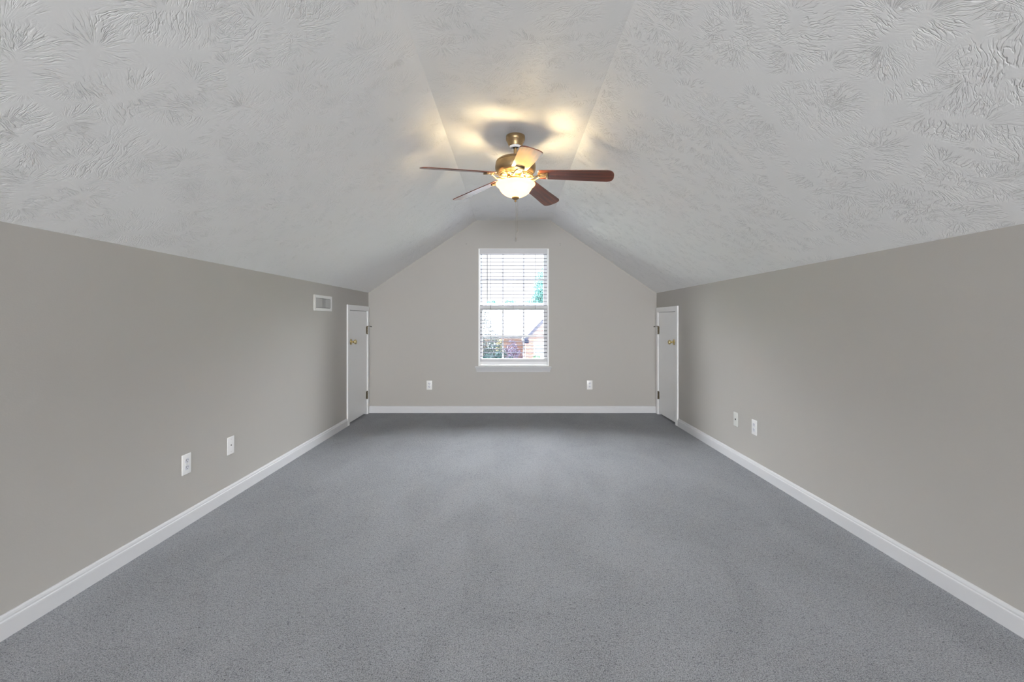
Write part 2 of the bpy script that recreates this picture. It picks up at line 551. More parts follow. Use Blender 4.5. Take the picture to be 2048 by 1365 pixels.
# ceiling: left slope, flat strip, right slope as one mesh with a metric UV map
def build_ceiling():
    bm = bmesh.new()
    uvl = bm.loops.layers.uv.new('UVMap')
    def prof(y):
        return [(xl(y), KL), (FL, FZ), (FR, FZ), (xr(y), KR)]
    def profo(y):
        return [(xl(y) - TH, KL), (xl(y) - TH, KL + 0.12), (FL - 0.03, FZ + 0.14), (FR + 0.03, FZ + 0.14), (xr(y) + TH, KR + 0.12), (xr(y) + TH, KR)]
    v = [0.0]
    p = prof(FRONT)
    for a, b in zip(p, p[1:]): v.append(v[-1] + math.hypot(b[0] - a[0], b[1] - a[1]))
    def face(pts, uvs=None):
        f = bm.faces.new([bm.verts.new(q) for q in pts])
        if uvs:
            for l, w in zip(f.loops, uvs): l[uvl].uv = w
    pa, pb = prof(Y0), prof(Y1)
    for i in range(3):
        face([(pa[i][0], Y0, pa[i][1]), (pa[i+1][0], Y0, pa[i+1][1]), (pb[i+1][0], Y1, pb[i+1][1]), (pb[i][0], Y1, pb[i][1])],
             [(Y0, v[i]), (Y0, v[i+1]), (Y1, v[i+1]), (Y1, v[i])])
    oa, ob = profo(Y0), profo(Y1)
    for i in range(5):
        face([(oa[i][0], Y0, oa[i][1]), (ob[i][0], Y1, ob[i][1]), (ob[i+1][0], Y1, ob[i+1][1]), (oa[i+1][0], Y0, oa[i+1][1])])
    for y, P_, O_ in ((Y0, pa, oa), (Y1, pb, ob)):
        face([(q[0], y, q[1]) for q in P_] + [(q[0], y, q[1]) for q in O_[::-1]])
    face([(pa[0][0], Y0, KL), (pb[0][0], Y1, KL), (ob[0][0], Y1, KL), (oa[0][0], Y0, KL)])
    face([(pa[3][0], Y0, KR), (oa[5][0], Y0, KR), (ob[5][0], Y1, KR), (pb[3][0], Y1, KR)])
    me = bpy.data.meshes.new('ceiling')
    bm.to_mesh(me); bm.free()
    me.materials.append(M['ceiling'])
    o = bpy.data.objects.new('ceiling', me)
    COL.objects.link(o)
    tag(o, 'white textured vaulted ceiling with two slopes and a narrow flat strip', 'ceiling', kind='structure')
build_ceiling()

mb = MB()
mb.prism([(xl(Y0) - TH, Y0), (xr(Y0) + TH, Y0), (xr(Y1) + TH, Y1), (xl(Y1) - TH, Y1)], 'z', -0.06, 0.0)
tag(mb.build('floor', M['carpet']), 'grey cut pile carpet covering the whole floor', 'floor', kind='structure')

# baseboards
BPROF = [(0, 0.0), (0.013, 0.0), (0.014, 0.060), (0.0135, 0.066), (0.0105, 0.070), (0.0105, 0.076), (0.008, 0.083), (0.004, 0.087), (0, 0.088)]
def baseboard(name, pa, pb, n, lab):
    """profile swept from pa to pb (points on the wall face), n is the normal into the room"""
    mb = MB()
    n = Vector((n[0], n[1], 0)).normalized()
    A = [mb.bm.verts.new(Vector((pa[0], pa[1], 0)) + n * d + Vector((0, 0, z))) for d, z in BPROF]
    B = [mb.bm.verts.new(Vector((pb[0], pb[1], 0)) + n * d + Vector((0, 0, z))) for d, z in BPROF]
    k = len(BPROF)
    for i in range(k):
        j = (i + 1) % k
        mb.bm.faces.new((A[i], A[j], B[j], B[i]))
    mb.bm.faces.new(A[::-1]); mb.bm.faces.new(B)
    tag(mb.build(name, M['trim']), lab, 'baseboard', kind='structure')
baseboard('baseboard_left', (xl(REAR), REAR), (xl(DL['outer']), DL['outer']), (1, -TL), 'white baseboard along the left knee wall')
baseboard('baseboard_right', (xr(REAR), REAR), (xr(DR['outer']), DR['outer']), (-1, -TR), 'white baseboard along the right knee wall')
baseboard('baseboard_front', (xl(FRONT) + 0.015, FRONT), (xr(FRONT) - 0.015, FRONT), (0, -1), 'white baseboard under the window wall')
baseboard('baseboard_back', (xl(REAR), REAR), (xr(REAR), REAR), (0, 1), 'white baseboard on the wall behind the camera')

# ------------------------------------------------------------------ knee-wall doors
def build_door(name, side, D, lab, knob_y, knob_z):
    y0 = 5.4
    if side == 'l':
        root = empty(name, (xl(y0), y0, 0), -TL); g = 1
    else:
        root = empty(name, (xr(y0), y0, 0), PI + TR); g = -1
    tag(root, lab, 'door', kind='structure')
    def T(y): return (y - y0) * g
    def bx(mb, xa, ya, za, xb, yb, zb, bev=0.0):
        a, b = sorted((T(ya), T(yb)))
        mb.box(xa, a, za, xb, b, zb, bev)
    # casing with mitred corners, and the jamb lining
    mb = MB()
    cw = 0.016
    def pr(pts): mb.prism([(T(p[0]), p[1]) for p in pts], 'x', 0.0, cw)
    n0, n1, f0, f1, t0, t1 = D['outer'], D['near'] - 0.004, D['far'] + 0.004, D['out_far'], D['top'] + 0.004, D['ctop']
    pr([(n0, 0), (n1, 0), (n1, t0), (n0, t1)])
    pr([(f0, 0), (f1, 0), (f1, t1), (f0, t0)])
    pr([(n0, t1), (n1, t0), (f0, t0), (f1, t1)])
    o = mb.build('door_casing', M['door'], root)
    bv = o.modifiers.new('bevel', 'BEVEL'); bv.width = 0.0025; bv.segments = 2; bv.limit_method = 'ANGLE'
    mb = MB()
    bx(mb, -0.11, D['near'] - J, 0, -0.0005, D['near'] - 0.004, D['top'] + J)
    bx(mb, -0.11, D['far'] + 0.004, 0, -0.0005, D['far'] + J, D['top'] + J)
    bx(mb, -0.11, D['near'] - 0.004, D['top'] + 0.004, -0.0005, D['far'] + 0.004, D['top'] + J)
    mb.build('door_jamb', M['trim'], root)
    mb = MB()
    bx(mb, -0.033, D['near'], 0.022, 0.004, D['far'], D['top'], 0.0015)
    leaf = mb.build('door_leaf', M['door'], root)
    # knob on a round rose, axis along the wall normal
    rot = Matrix.Translation((0.004, T(knob_y), knob_z)) @ Matrix.Rotation(R(90), 4, 'Y')
    mb = MB()
    mb.lathe([(0, 0), (0.033, 0), (0.034, 0.003), (0.031, 0.008), (0.022, 0.012), (0.014, 0.014), (0, 0.014)], 32, mat=rot)
    rose = mb.build('knob_rose', M['brass'], root, 40)
    tag(rose, 'brass knob rose')
    mb = MB()
    mb.lathe([(0, 0.012), (0.011, 0.013), (0.0105, 0.028), (0.013, 0.034), (0.021, 0.040), (0.0265, 0.048), (0.027, 0.056),
              (0.024, 0.063), (0.017, 0.067), (0.008, 0.068), (0.006, 0.066), (0, 0.066)], 32, mat=rot)
    kn = mb.build('knob', M['brass'], root, 40)
    tag(kn, 'round polished brass knob')
    # hinges at the corner side
    for k, (za, zb) in enumerate(((0.195, 0.287), (1.006, 1.098))):
        mb = MB()
        hy = D['far'] + 0.002
        n = 5; st = (zb - za) / n
        for i in range(n):
            mb.lathe([(0, za + i * st + 0.001), (0.0068, za + i * st + 0.001), (0.0068, za + (i + 1) * st - 0.001), (0, za + (i + 1) * st - 0.001)], 14, c=(0.0105, T(hy), 0))
        mb.lathe([(0, za - 0.006), (0.003, za - 0.006), (0.005, za - 0.002), (0.005, za + 0.001), (0, za + 0.001)], 14, c=(0.0105, T(hy), 0))
        mb.lathe([(0, zb - 0.001), (0.005, zb - 0.001), (0.006, zb + 0.003), (0, zb + 0.006)], 14, c=(0.0105, T(hy), 0))
        bx(mb, 0.0035, hy - 0.030, za, 0.0065, hy, zb)
        h = mb.build('hinge', M['hinge'], root, 30)
        tag(h, 'aged brass hinge')
        if k == 1:
            # hinge-pin door stop: collar, threaded rod towards the room, rubber tip
            zs = zb + 0.001
            mb = MB()
            mb.lathe([(0, zs), (0.0095, zs), (0.0095, zs + 0.006), (0, zs + 0.006)], 16, c=(0.0105, T(hy), 0))
            mb.tube([(0.0105, T(hy), zs + 0.003), (0.030, T(hy + 0.004), zs + 0.004), (0.050, T(hy + 0.010), zs - 0.001)], 0.0032, 8)
            mb.tube([(0.0105, T(hy), zs + 0.003), (0.014, T(hy - 0.022), zs + 0.0)], 0.003, 8)
            st_ = mb.build('door_stop', M['hinge'], root, 40)
            tag(st_, 'dark hinge-pin door stop')
            mb = MB()
            mb.tube([(0.047, T(hy + 0.009), zs - 0.0003), (0.062, T(hy + 0.0135), zs - 0.004)], [0.0058, 0.0052], 10)
            mb.build('rubber_tip', M['rubber'], st_, 40)
    return root
build_door('door_1', 'l', DL, 'low white attic access door in the left knee wall', 5.153, 0.930)
build_door('door_2', 'r', DR, 'low white attic access door in the right knee wall', 5.165, 0.926)

# ------------------------------------------------------------------ window in the gable
win = empty('window_1', (0, FRONT, WZ0))
tag(win, 'white double-hung window behind the open horizontal blind', 'window', kind='structure')
def wbox(mb, x0, y0, z0, x1, y1, z1, bev=0.0):   # world coordinates, stored relative to the root
    mb.box(x0, y0 - FRONT, z0 - WZ0, x1, y1 - FRONT, z1 - WZ0, bev)
YF = FRONT
mb = MB()
JI = 0.018
wbox(mb, WX0, YF - 0.004, WZ0, WX0 + JI, YF + 0.118, WZ1)
wbox(mb, WX1 - JI, YF - 0.004, WZ0, WX1, YF + 0.118, WZ1)
wbox(mb, WX0 + JI, YF - 0.004, WZ1 - 0.007, WX1 - JI, YF + 0.118, WZ1)
wbox(mb, WX0 + JI, YF + 0.0, WZ0, WX1 - JI, YF + 0.118, WZ0 + 0.014)
mb.build('window_frame', M['door'], win)
GX0, GX1 = -0.379, 0.404
IX0, IX1 = WX0 + JI, WX1 - JI
def sash(name, y0, y1, z0, z1, g0, g1, hm):
    mb = MB()
    wbox(mb, IX0, y0, z0, GX0, y1, z1, 0.003)
    wbox(mb, GX1, y0, z0, IX1, y1, z1, 0.003)
    wbox(mb, GX0 - 0.002, y0, z0, GX1 + 0.002, y1, g0, 0.003)
    wbox(mb, GX0 - 0.002, y0, g1, GX1 + 0.002, y1, z1, 0.003)
    s = mb.build(name, M['vinyl'], win)
    ym = (y0 + y1) / 2
    mb = MB()
    for mx_ in (-0.117, 0.150):
        wbox(mb, mx_ - 0.010, ym - 0.007, g0 - 0.002, mx_ + 0.010, ym + 0.007, g1 + 0.002)
    wbox(mb, GX0 - 0.002, ym - 0.0065, hm - 0.010, GX1 + 0.002, ym + 0.0065, hm + 0.010)
    mb.build('muntin_grid', M['vinyl'], s)
    mb = MB()
    wbox(mb, GX0 - 0.003, ym + 0.008, g0 - 0.003, GX1 + 0.003, ym + 0.011, g1 + 0.003)
    mb.build('pane', M['glass'], s)
sash('lower_sash', YF + 0.052, YF + 0.082, WZ0 + 0.016, 1.367, 0.668, 1.309, 0.973)
sash('upper_sash', YF + 0.084, YF + 0.114, 1.318, WZ1 - 0.008, 1.372, 2.045, 1.703)
# stool with a tapering apron moulding below
mb = MB()
def stool_ring(x0, x1, d, z):
    return [mb.bm.verts.new(Vector(p)) for p in ((x0, 0.0, z), (x1, 0.0, z), (x1, -d, z), (x0, -d, z))]
secs = [(-0.464, 0.498, 0.050, 0.0), (-0.466, 0.500, 0.052, -0.006), (-0.464, 0.498, 0.050, -0.014), (-0.460, 0.494, 0.043, -0.020),
        (-0.455, 0.489, 0.032, -0.040), (-0.449, 0.481, 0.020, -0.062), (-0.448, 0.480, 0.018, -0.072)]
rings = [stool_ring(a, b, d, z + 0.004) for a, b, d, z in secs]
for A, B in zip(rings, rings[1:]):
    for i in range(4):
        j = (i + 1) % 4
        mb.bm.faces.new((A[i], A[j], B[j], B[i]))
mb.bm.faces.new(rings[0][::-1]); mb.bm.faces.new(rings[-1])
mb.build('window_stool', M['trim'], win)

# ------------------------------------------------------------------ blind
bl = empty('window_blind', (0.022, YF + 0.026, 2.08))
tag(bl, 'white horizontal slat blind with open slats, coloured dark as if backlit, hanging in the window', 'blind')
def bbox(mb, x0, y0, z0, x1, y1, z1, bev=0.0):
    mb.box(x0 - 0.022, y0 - (YF + 0.026), z0 - 2.08, x1 - 0.022, y1 - (YF + 0.026), z1 - 2.08, bev)
mb = MB()
bbox(mb, IX0 + 0.001, YF - 0.010, 2.018, IX1 - 0.001, YF + 0.002, 2.079, 0.003)
bbox(mb, IX0 + 0.006, YF + 0.002, 2.030, IX1 - 0.006, YF + 0.048, 2.078)
mb.build('valance', M['trim'], bl)
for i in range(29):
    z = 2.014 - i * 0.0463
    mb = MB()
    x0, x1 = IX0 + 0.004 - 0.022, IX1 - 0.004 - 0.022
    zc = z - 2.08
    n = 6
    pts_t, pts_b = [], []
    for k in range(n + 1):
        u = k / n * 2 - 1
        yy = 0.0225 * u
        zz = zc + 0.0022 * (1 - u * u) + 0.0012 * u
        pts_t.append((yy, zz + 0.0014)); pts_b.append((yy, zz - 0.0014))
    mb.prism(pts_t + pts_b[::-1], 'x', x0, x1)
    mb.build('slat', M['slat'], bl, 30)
mb = MB()
bbox(mb, IX0 + 0.004, YF + 0.004, 0.650, IX1 - 0.004, YF + 0.048, 0.688, 0.004)
mb.build('bottom_rail', M['trim'], bl)
for cx in (-0.272, 0.017, 0.297):
    mb = MB()
    for dy in (-0.0235, 0.0235):
        mb.tube([(cx - 0.022, dy, -0.055), (cx - 0.022, dy, 0.688 - 2.08)], 0.0009, 6)
    mb.build('ladder_cord', M['cord'], bl)
mb = MB()
mb.tube([(-0.316 - 0.022, -0.030, -0.055), (-0.315 - 0.022, -0.031, -0.4), (-0.311 - 0.022, -0.031, 1.413 - 2.08)], 0.0042, 8)
mb.build('tilt_wand', M['wand'], bl, 60)

# ------------------------------------------------------------------ added window behind the camera, made up to brighten the room
w2 = empty('added_window_2', (0, REAR, RW[2]))
tag(w2, 'added wide white window in the wall behind the camera, unseen', 'window', kind='structure')
mb = MB()
def rbox(mb, x0, z0, x1, z1, y0=-0.10, y1=-0.04): mb.box(x0, y0, z0 - RW[2], x1, y1, z1 - RW[2])
for a, b, c, d in ((RW[0], RW[2], RW[0] + 0.05, RW[3]), (RW[1] - 0.05, RW[2], RW[1], RW[3]), (RW[0] + 0.05, RW[2], RW[1] - 0.05, RW[2] + 0.05),
                   (RW[0] + 0.05, RW[3] - 0.05, RW[1] - 0.05, RW[3]), (-0.03, RW[2] + 0.05, 0.03, RW[3] - 0.05)):
    rbox(mb, a, b, c, d)
mb.build('window_frame', M['vinyl'], w2)
mb = MB()
rbox(mb, RW[0] + 0.05, RW[2] + 0.05, RW[1] - 0.05, RW[3] - 0.05, -0.072, -0.068)
mb.build('pane', M['clear'], w2)

# ------------------------------------------------------------------ wall plates
def wall_root(name, side, a, z):
    if side == 'l': return empty(name, (xl(a), a, z), -TL)
    if side == 'r': return empty(name, (xr(a), a, z), PI + TR)
    return empty(name, (a, FRONT, z), -PI / 2)

def plate_mb():
    mb = MB()
    mb.box(0, -0.0352, -0.0575, 0.0060, 0.0352, 0.0575, 0.0028, 3)
    return mb
def disc(mb, x0, x1, r, y, z, seg=20, sy=1.0, flat=None):
    rot = Matrix.Translation((0, y, z)) @ Matrix.Rotation(R(90), 4, 'Y')
    mb.lathe([(0, x0), (r, x0), (r, x1), (0, x1)], seg, mat=rot)
def outlet(side, a, z, lab):
    root = wall_root('duplex_outlet', side, a, z)
    tag(root, lab, 'outlet', 'duplex outlets on the walls')
    plate_mb().build('cover_plate', M['plate'], root, 40)
    for dz in (0.0195, -0.0195):
        mb = MB()
        # receptacle face: circle cut flat at top and bottom
        pts = []
        for k in range(28):
            t = 2 * PI * k / 28
            pts.append((0.0172 * math.cos(t), dz + max(-0.0135, min(0.0135, 0.0172 * math.sin(t)))))
        mb.prism(pts, 'x', 0.005, 0.0075)
        rc = mb.build('receptacle', M['recept'], root)
        mb = MB()
        mb.box(0.0070, -0.0078, dz + 0.000, 0.0079, -0.0052, dz + 0.009)
        mb.box(0.0070, 0.0052, dz + 0.001, 0.0079, 0.0076, dz + 0.008)
        mb2r = Matrix.Translation((0, 0, dz - 0.0065)) @ Matrix.Rotation(R(90), 4, 'Y')
        mb.lathe([(0, 0.0070), (0.0028, 0.0070), (0.0028, 0.0079), (0, 0.0079)], 12, mat=mb2r)
        mb.build('slot', M['dark'], rc)
    mb = MB(); disc(mb, 0.0055, 0.0072, 0.0032, 0, 0)
    mb.build('screw', M['screw'], root)
    return root
outlet('l', 2.589, 0.350, 'white duplex outlet on the left wall, nearest the camera')
outlet('f', -1.049, 0.352, 'white duplex outlet on the window wall, left of the window')
outlet('f', 0.986, 0.355, 'white duplex outlet on the window wall, right of the window')
outlet('r', 3.494, 0.348, 'white duplex outlet on the right wall beside the cable plate')
def cable_plate(side, a, z, lab, mat, hole, dz):
    root = wall_root('cable_plate', side, a, z)
    tag(root, lab, 'wall plate', 'plates with one hole')
    plate_mb().build('cover_plate', mat, root, 40)
    mb = MB()
    disc(mb, 0.0055, 0.0085, hole, 0, dz)
    mb.build('cable_port', M['dark'], root)
    for s in (0.041, -0.041):
        mb = MB(); disc(mb, 0.0055, 0.0068, 0.0028, 0, s)
        mb.build('screw', M['screw'], root)
cable_plate('l', 2.990, 0.347, 'white wall plate with one small hole on the left wall', M['plate'], 0.0036, 0.002)
cable_plate('r', 3.775, 0.350, 'off-white wall plate with a dark cable hole on the right wall', plain('off_white_plastic_plate', (0.66, 0.66, 0.63), 0.35), 0.0062, 0.0)

# screws left in the wall above the window
for (x, zs, lab) in ((-0.577, (2.146,), 'lone screw left in the wall above the window, at left'),
                     (0.611, (2.150,), 'upper of two screws in the wall above the window, at right'),
                     (0.613, (2.131,), 'lower of two screws in the wall above the window, at right')):
    mb = MB()
    rot = Matrix.Rotation(R(90), 4, 'Y')
    mb.lathe([(0, 0), (0.003, 0), (0.003, 0.004), (0.0055, 0.006), (0.0045, 0.009), (0, 0.010)], 12, mat=rot)
    o = mb.build('wall_screw', M['steel'], None, 40)
    o.location = (x, FRONT, zs[0]); o.rotation_euler = (0, 0, -PI / 2)
    tag(o, lab, 'screw', 'screws above the window')

# ------------------------------------------------------------------ air vent
vent = wall_root('air_vent', 'l', 4.42, 1.338)
tag(vent, 'white rectangular air vent with upright louvres high on the left wall', 'vent')
mb = MB()
W2, H2, O2, P2 = 0.206, 0.075, 0.163, 0.046
def frame_quad(pts): mb.prism(pts, 'x', 0.0, 0.007)
frame_quad([(-W2, -H2), (W2, -H2), (O2, -P2), (-O2, -P2)])
frame_quad([(-W2, H2), (-O2, P2), (O2, P2), (W2, H2)])
frame_quad([(-W2, -H2), (-O2, -P2), (-O2, P2), (-W2, H2)])
frame_quad([(W2, -H2), (W2, H2), (O2, P2), (O2, -P2)])
o = mb.build('vent_frame', M['vent'], vent)
bv = o.modifiers.new('bevel', 'BEVEL'); bv.width = 0.003; bv.segments = 2; bv.limit_method = 'ANGLE'
mb = MB()
mb.box(0.0002, -O2, -P2, 0.0010, O2, P2)
mb.build('duct_opening', M['dark'], vent)
nl = 21
for i in range(nl):
    u = (i - (nl - 1) / 2) / ((nl - 1) / 2)
    y = u * (O2 - 0.010)
    if abs(u) < 0.22: ang = 0.0
    else: ang = -R(52)
    m_ = Matrix.Translation((0.0075, y, 0)) @ Matrix.Rotation(-ang if True else ang, 4, 'Z')
    mb = MB()
    mb.box(-0.0062, -0.0009, -P2 + 0.003, 0.0062, 0.0009, P2 - 0.003, mat=m_)
    mb.build('louver', M['louver'], vent)

# ------------------------------------------------------------------ ceiling fan
FX, FY = 0.024, 3.15
fan = empty('ceiling_fan', (FX, FY, FZ))
tag(fan, 'antique brass ceiling fan with five mahogany blades and a lit bowl', 'ceiling fan')
MB().lathe([(0, 0), (0.064, 0), (0.0655, -0.003), (0.0655, -0.027), (0.0635, -0.031), (0.0570, -0.042), (0.0520, -0.054), (0.0480, -0.066), (0.0465, -0.070), (0.043, -0.071), (0, -0.071)], 56).build('canopy', M['fan'], fan, 35)
MB().lathe([(0.020, -0.070), (0.042, -0.070), (0.041, -0.076), (0.036, -0.083), (0.030, -0.085), (0.020, -0.080)], 48).build('canopy_ring', M['ring'], fan, 35)
MB().lathe([(0, -0.06), (0.0125, -0.06), (0.0125, -0.155), (0.022, -0.157), (0.024, -0.163), (0.024, -0.170), (0, -0.170)], 32).build('downrod', M['fan'], fan, 35)
MB().lathe([(0, -0.152), (0.050, -0.152), (0.090, -0.155), (0.116, -0.162), (0.130, -0.172), (0.1355, -0.182), (0.1335, -0.184), (0.1335, -0.187), (0.1370, -0.189),
            (0.1400, -0.208), (0.1405, -0.222), (0.1390, -0.236), (0.1330, -0.250), (0.1230, -0.261), (0.1150, -0.265), (0.1150, -0.268), (0.1080, -0.272),
            (0.1080, -0.276), (0.098, -0.282), (0.060, -0.284), (0, -0.284)], 72).build('motor_housing', M['fan'], fan, 25)
MB().lathe([(0, -0.282), (0.070, -0.282), (0.072, -0.286), (0.072, -0.296), (0.068, -0.298), (0, -0.298)], 48).build('flywheel', M['fan'], fan, 35)
MB().lathe([(0, -0.297), (0.050, -0.297), (0.064, -0.300), (0.068, -0.306), (0.068, -0.330), (0.064, -0.336), (0.030, -0.337), (0, -0.337)], 48).build('switch_housing', M['fan'], fan, 35)

bowl = MB()
bo = [(0.1290, -0.326), (0.1340, -0.327), (0.1368, -0.331), (0.1360, -0.337), (0.1310, -0.343), (0.1230, -0.348), (0.1170, -0.353), (0.1130, -0.361), (0.1070, -0.373), (0.0970, -0.387),
      (0.0830, -0.400), (0.0650, -0.411), (0.0450, -0.419), (0.0250, -0.4235), (0.008, -0.425)]
bi = [(r - 0.004 if r > 0.01 else 0.008, z + (0.004 if z < -0.34 else 0.001)) for r, z in bo]
bowl.lathe(bo + bi[::-1] + [bo[0]], 64)
bowl.build('light_bowl', M['bowl'], fan, 50)
MB().lathe([(0, -0.421), (0.024, -0.424), (0.026, -0.428), (0.020, -0.436), (0.010, -0.441), (0.006, -0.443), (0.006, -0.447), (0.008, -0.451), (0.006, -0.456), (0, -0.458)], 32).build('finial', M['fan'], fan, 35)

bulb_pos = [(0.084 * math.cos(t), 0.084 * math.sin(t), -0.356) for t in (R(24), R(172), R(292))]
for p in bulb_pos:
    d = bpy.data.lights.new('fan_bulb', 'POINT')
    d.energy = 4.6
    d.color = (1.0, 0.79, 0.43)
    d.shadow_soft_size = 0.02
    lo = bpy.data.objects.new('fan_bulb', d)
    lo.location = p; lo.parent = fan
    COL.objects.link(lo)

# one blade with its bracket, pointing along +X; copies turned round the hub
PITCH, DROOP = R(-14), R(4.2)
R0, R1 = 0.158, 0.668
bm_ = Matrix.Translation((R0, 0, -0.2745)) @ Matrix.Rotation(DROOP, 4, 'Y') @ Matrix.Rotation(PITCH, 4, 'X')
def blade_mesh():
    mb = MB()
    Lb = R1 - R0
    out = []
    def hw(x): return 0.052 + 0.0165 * min(1.0, x / (Lb * 0.85))
    cr = 0.042
    up = [(0.0, hw(0) - 0.014), (0.006, hw(0) - 0.004), (0.016, hw(0.016))]
    for k in range(1, 9): up.append((0.016 + (Lb - cr - 0.016) * k / 8, hw(0.016 + (Lb - cr - 0.016) * k / 8)))
    he = hw(Lb); ce = 0.055
    up = [q for q in up if q[0] < Lb - ce]
    for k in range(0, 13):
        t = k / 12.3 * PI / 2
        up.append((Lb - ce + ce * math.sin(t) ** 0.77, he * math.cos(t) ** 0.77))
    low = [(x, -y) for x, y in up[::-1]]
    mb.prism(up + low, 'z', -0.003, 0.003)
    return mb
def iron_mesh():
    mb = MB()
    inv = bm_.inverted()
    # curved arms from the flywheel to the blade foot
    for s in (1, -1):
        pts = []
        for k in range(9):
            t = k / 8
            x = 0.062 + 0.115 * t
            y = s * (0.012 + 0.020 * math.sin(PI * t) )
            z = -0.291 - 0.016 * math.sin(PI * min(1, t * 1.15)) + 0.004 * t
            pts.append(inv @ Vector((x, y, z)))
        mb.tube(pts, [0.0065, 0.0062, 0.0058, 0.0055, 0.0055, 0.0055, 0.0055, 0.0052, 0.005], 10)
        # scroll ring beside the arm
        ring = []
        for k in range(16):
            t = 2 * PI * k / 16
            ring.append(inv @ Vector((0.106 + 0.020 * math.cos(t), s * (0.038 + 0.014 * math.sin(t)), -0.296 + 0.006 * math.sin(t))))
        mb.tube(ring, 0.0042, 8, True)
    # oval foot plate under the blade root with a raised end bar
    pts = []
    for k in range(24):
        t = 2 * PI * k / 24
        pts.append((0.030 + 0.034 * math.cos(t), 0.027 * math.sin(t)))
    mb.prism(pts, 'z', -0.0100, -0.0028)
    ring = [(0.030 + 0.024 * math.cos(2*PI*k/20), 0.018 * math.sin(2*PI*k/20), -0.0105) for k in range(20)]
    mb.tube(ring, 0.003, 8, True)
    mb.box(0.054, -0.031, -0.0165, 0.070, 0.031, -0.0028, 0.0025)
    return mb
bo_ = blade_mesh().build('blade', M['wood'], fan)
bv = bo_.modifiers.new('bevel', 'BEVEL'); bv.width = 0.0015; bv.segments = 2; bv.limit_method = 'ANGLE'
io_ = iron_mesh().build('blade_bracket', M['fan'], bo_, 40)
SAG = (0.3, 0.5, 0.1, 0.5, 2.4)      # the blades do not hang quite evenly
blades = [(bo_, io_)]
for k in range(1, 5):
    b = bo_.copy(); COL.objects.link(b); b.parent = fan
    c = io_.copy(); COL.objects.link(c); c.parent = b
    blades.append((b, c))
for k, (b, c) in enumerate(blades):
    b.matrix_local = Matrix.Rotation(R(-10.2 + 72 * k), 4, 'Z') @ Matrix.Translation((0.12, 0, -0.28)) @ Matrix.Rotation(R(SAG[k]), 4, 'Y') @ Matrix.Translation((-0.12, 0, 0.28)) @ bm_

# pull chains with fobs
def pull_chain(x, y, ztop, zbot, fobprof):
    mb = MB()
    n = int((ztop - zbot) / 0.006)
    for i in range(n):
        z = ztop - i * 0.006
        mb.lathe([(0, 0.0018), (0.0010, 0.001), (0.0010, -0.001), (0, -0.0018)], 6, c=(x, y, z))
    mb.tube([(x, y, ztop), (x, y, zbot)], 0.0006, 5)
    ch = mb.build('pull_chain', M['chain'], fan)
    mb = MB(); mb.lathe(fobprof, 16, c=(x, y, zbot))
    mb.build('chain_fob', M['fob'], ch, 40)
pull_chain(0.014, -0.006, -0.445, 1.800 - FZ, [(0, 0.004), (0.002, 0.002), (0.0040, -0.008), (0.0052, -0.018), (0.004, -0.025), (0, -0.027)])
pull_chain(0.003, 0.008, -0.450, 1.748 - FZ, [(0, 0.004), (0.002, 0.0), (0.0050, -0.010), (0.0064, -0.022), (0.005, -0.030), (0, -0.033)])

# ------------------------------------------------------------------ outside
GZ = -2.1
mb = MB()
mb.box(-45, Y1 + 9.0, GZ - 0.2, 45, 95, GZ)
tag(mb.build('lawn', M['lawn']), 'pale lawn in front of the brick house outside the window', 'lawn', kind='structure')
mb = MB()
mb.box(-14, Y1 + 0.4, GZ - 0.3, 14, Y1 + 8.9, GZ - 0.05)  # unseen pale slab, added to bounce skylight up to the far ceiling
tag(mb.build('bounce_ground', plain('pale_bounce_concrete', (0.74, 0.74, 0.73), 0.9, var=(1, 0.08))), 'added pale concrete ground below the window, unseen, bouncing light indoors', 'bounce_ground', kind='structure')
mb = MB()
mb.box(-30, -40, -3.2, 30, REAR - 1.0, -3.0)
tag(mb.build('yard', plain('grey_gravel', (0.2, 0.2, 0.19), 0.9, var=(1, 0.1))), 'pale yard behind the house, out of view', 'yard', kind='structure')

house = empty('brick_house', (1.5, 24, GZ))
tag(house, 'pale pink brick house with a grey roof seen through the window', 'house')
def hb(mb, x0, y0, z0, x1, y1, z1): mb.box(x0 - 1.5, y0 - 24, z0 - GZ, x1 - 1.5, y1 - 24, z1 - GZ)
mb = MB(); hb(mb, -9, 24, GZ, 0.9, 32, 0.33); mb.build('house_wall', M['brick'], house)
mb = MB()
mb.prism([(23.5 - 24, 0.30 - GZ), (23.5 - 24, 0.40 - GZ), (29.2 - 24, 2.35 - GZ), (35 - 24, 0.40 - GZ), (35 - 24, 0.30 - GZ)], 'x', -9.4 - 1.5, 4.0 - 1.5)
mb.build('house_roof', M['roof'], house)
mb = MB(); hb(mb, -9.4, 23.38, 0.285, 0.62, 23.5, 0.385); mb.build('gutter', M['gutter'], house)
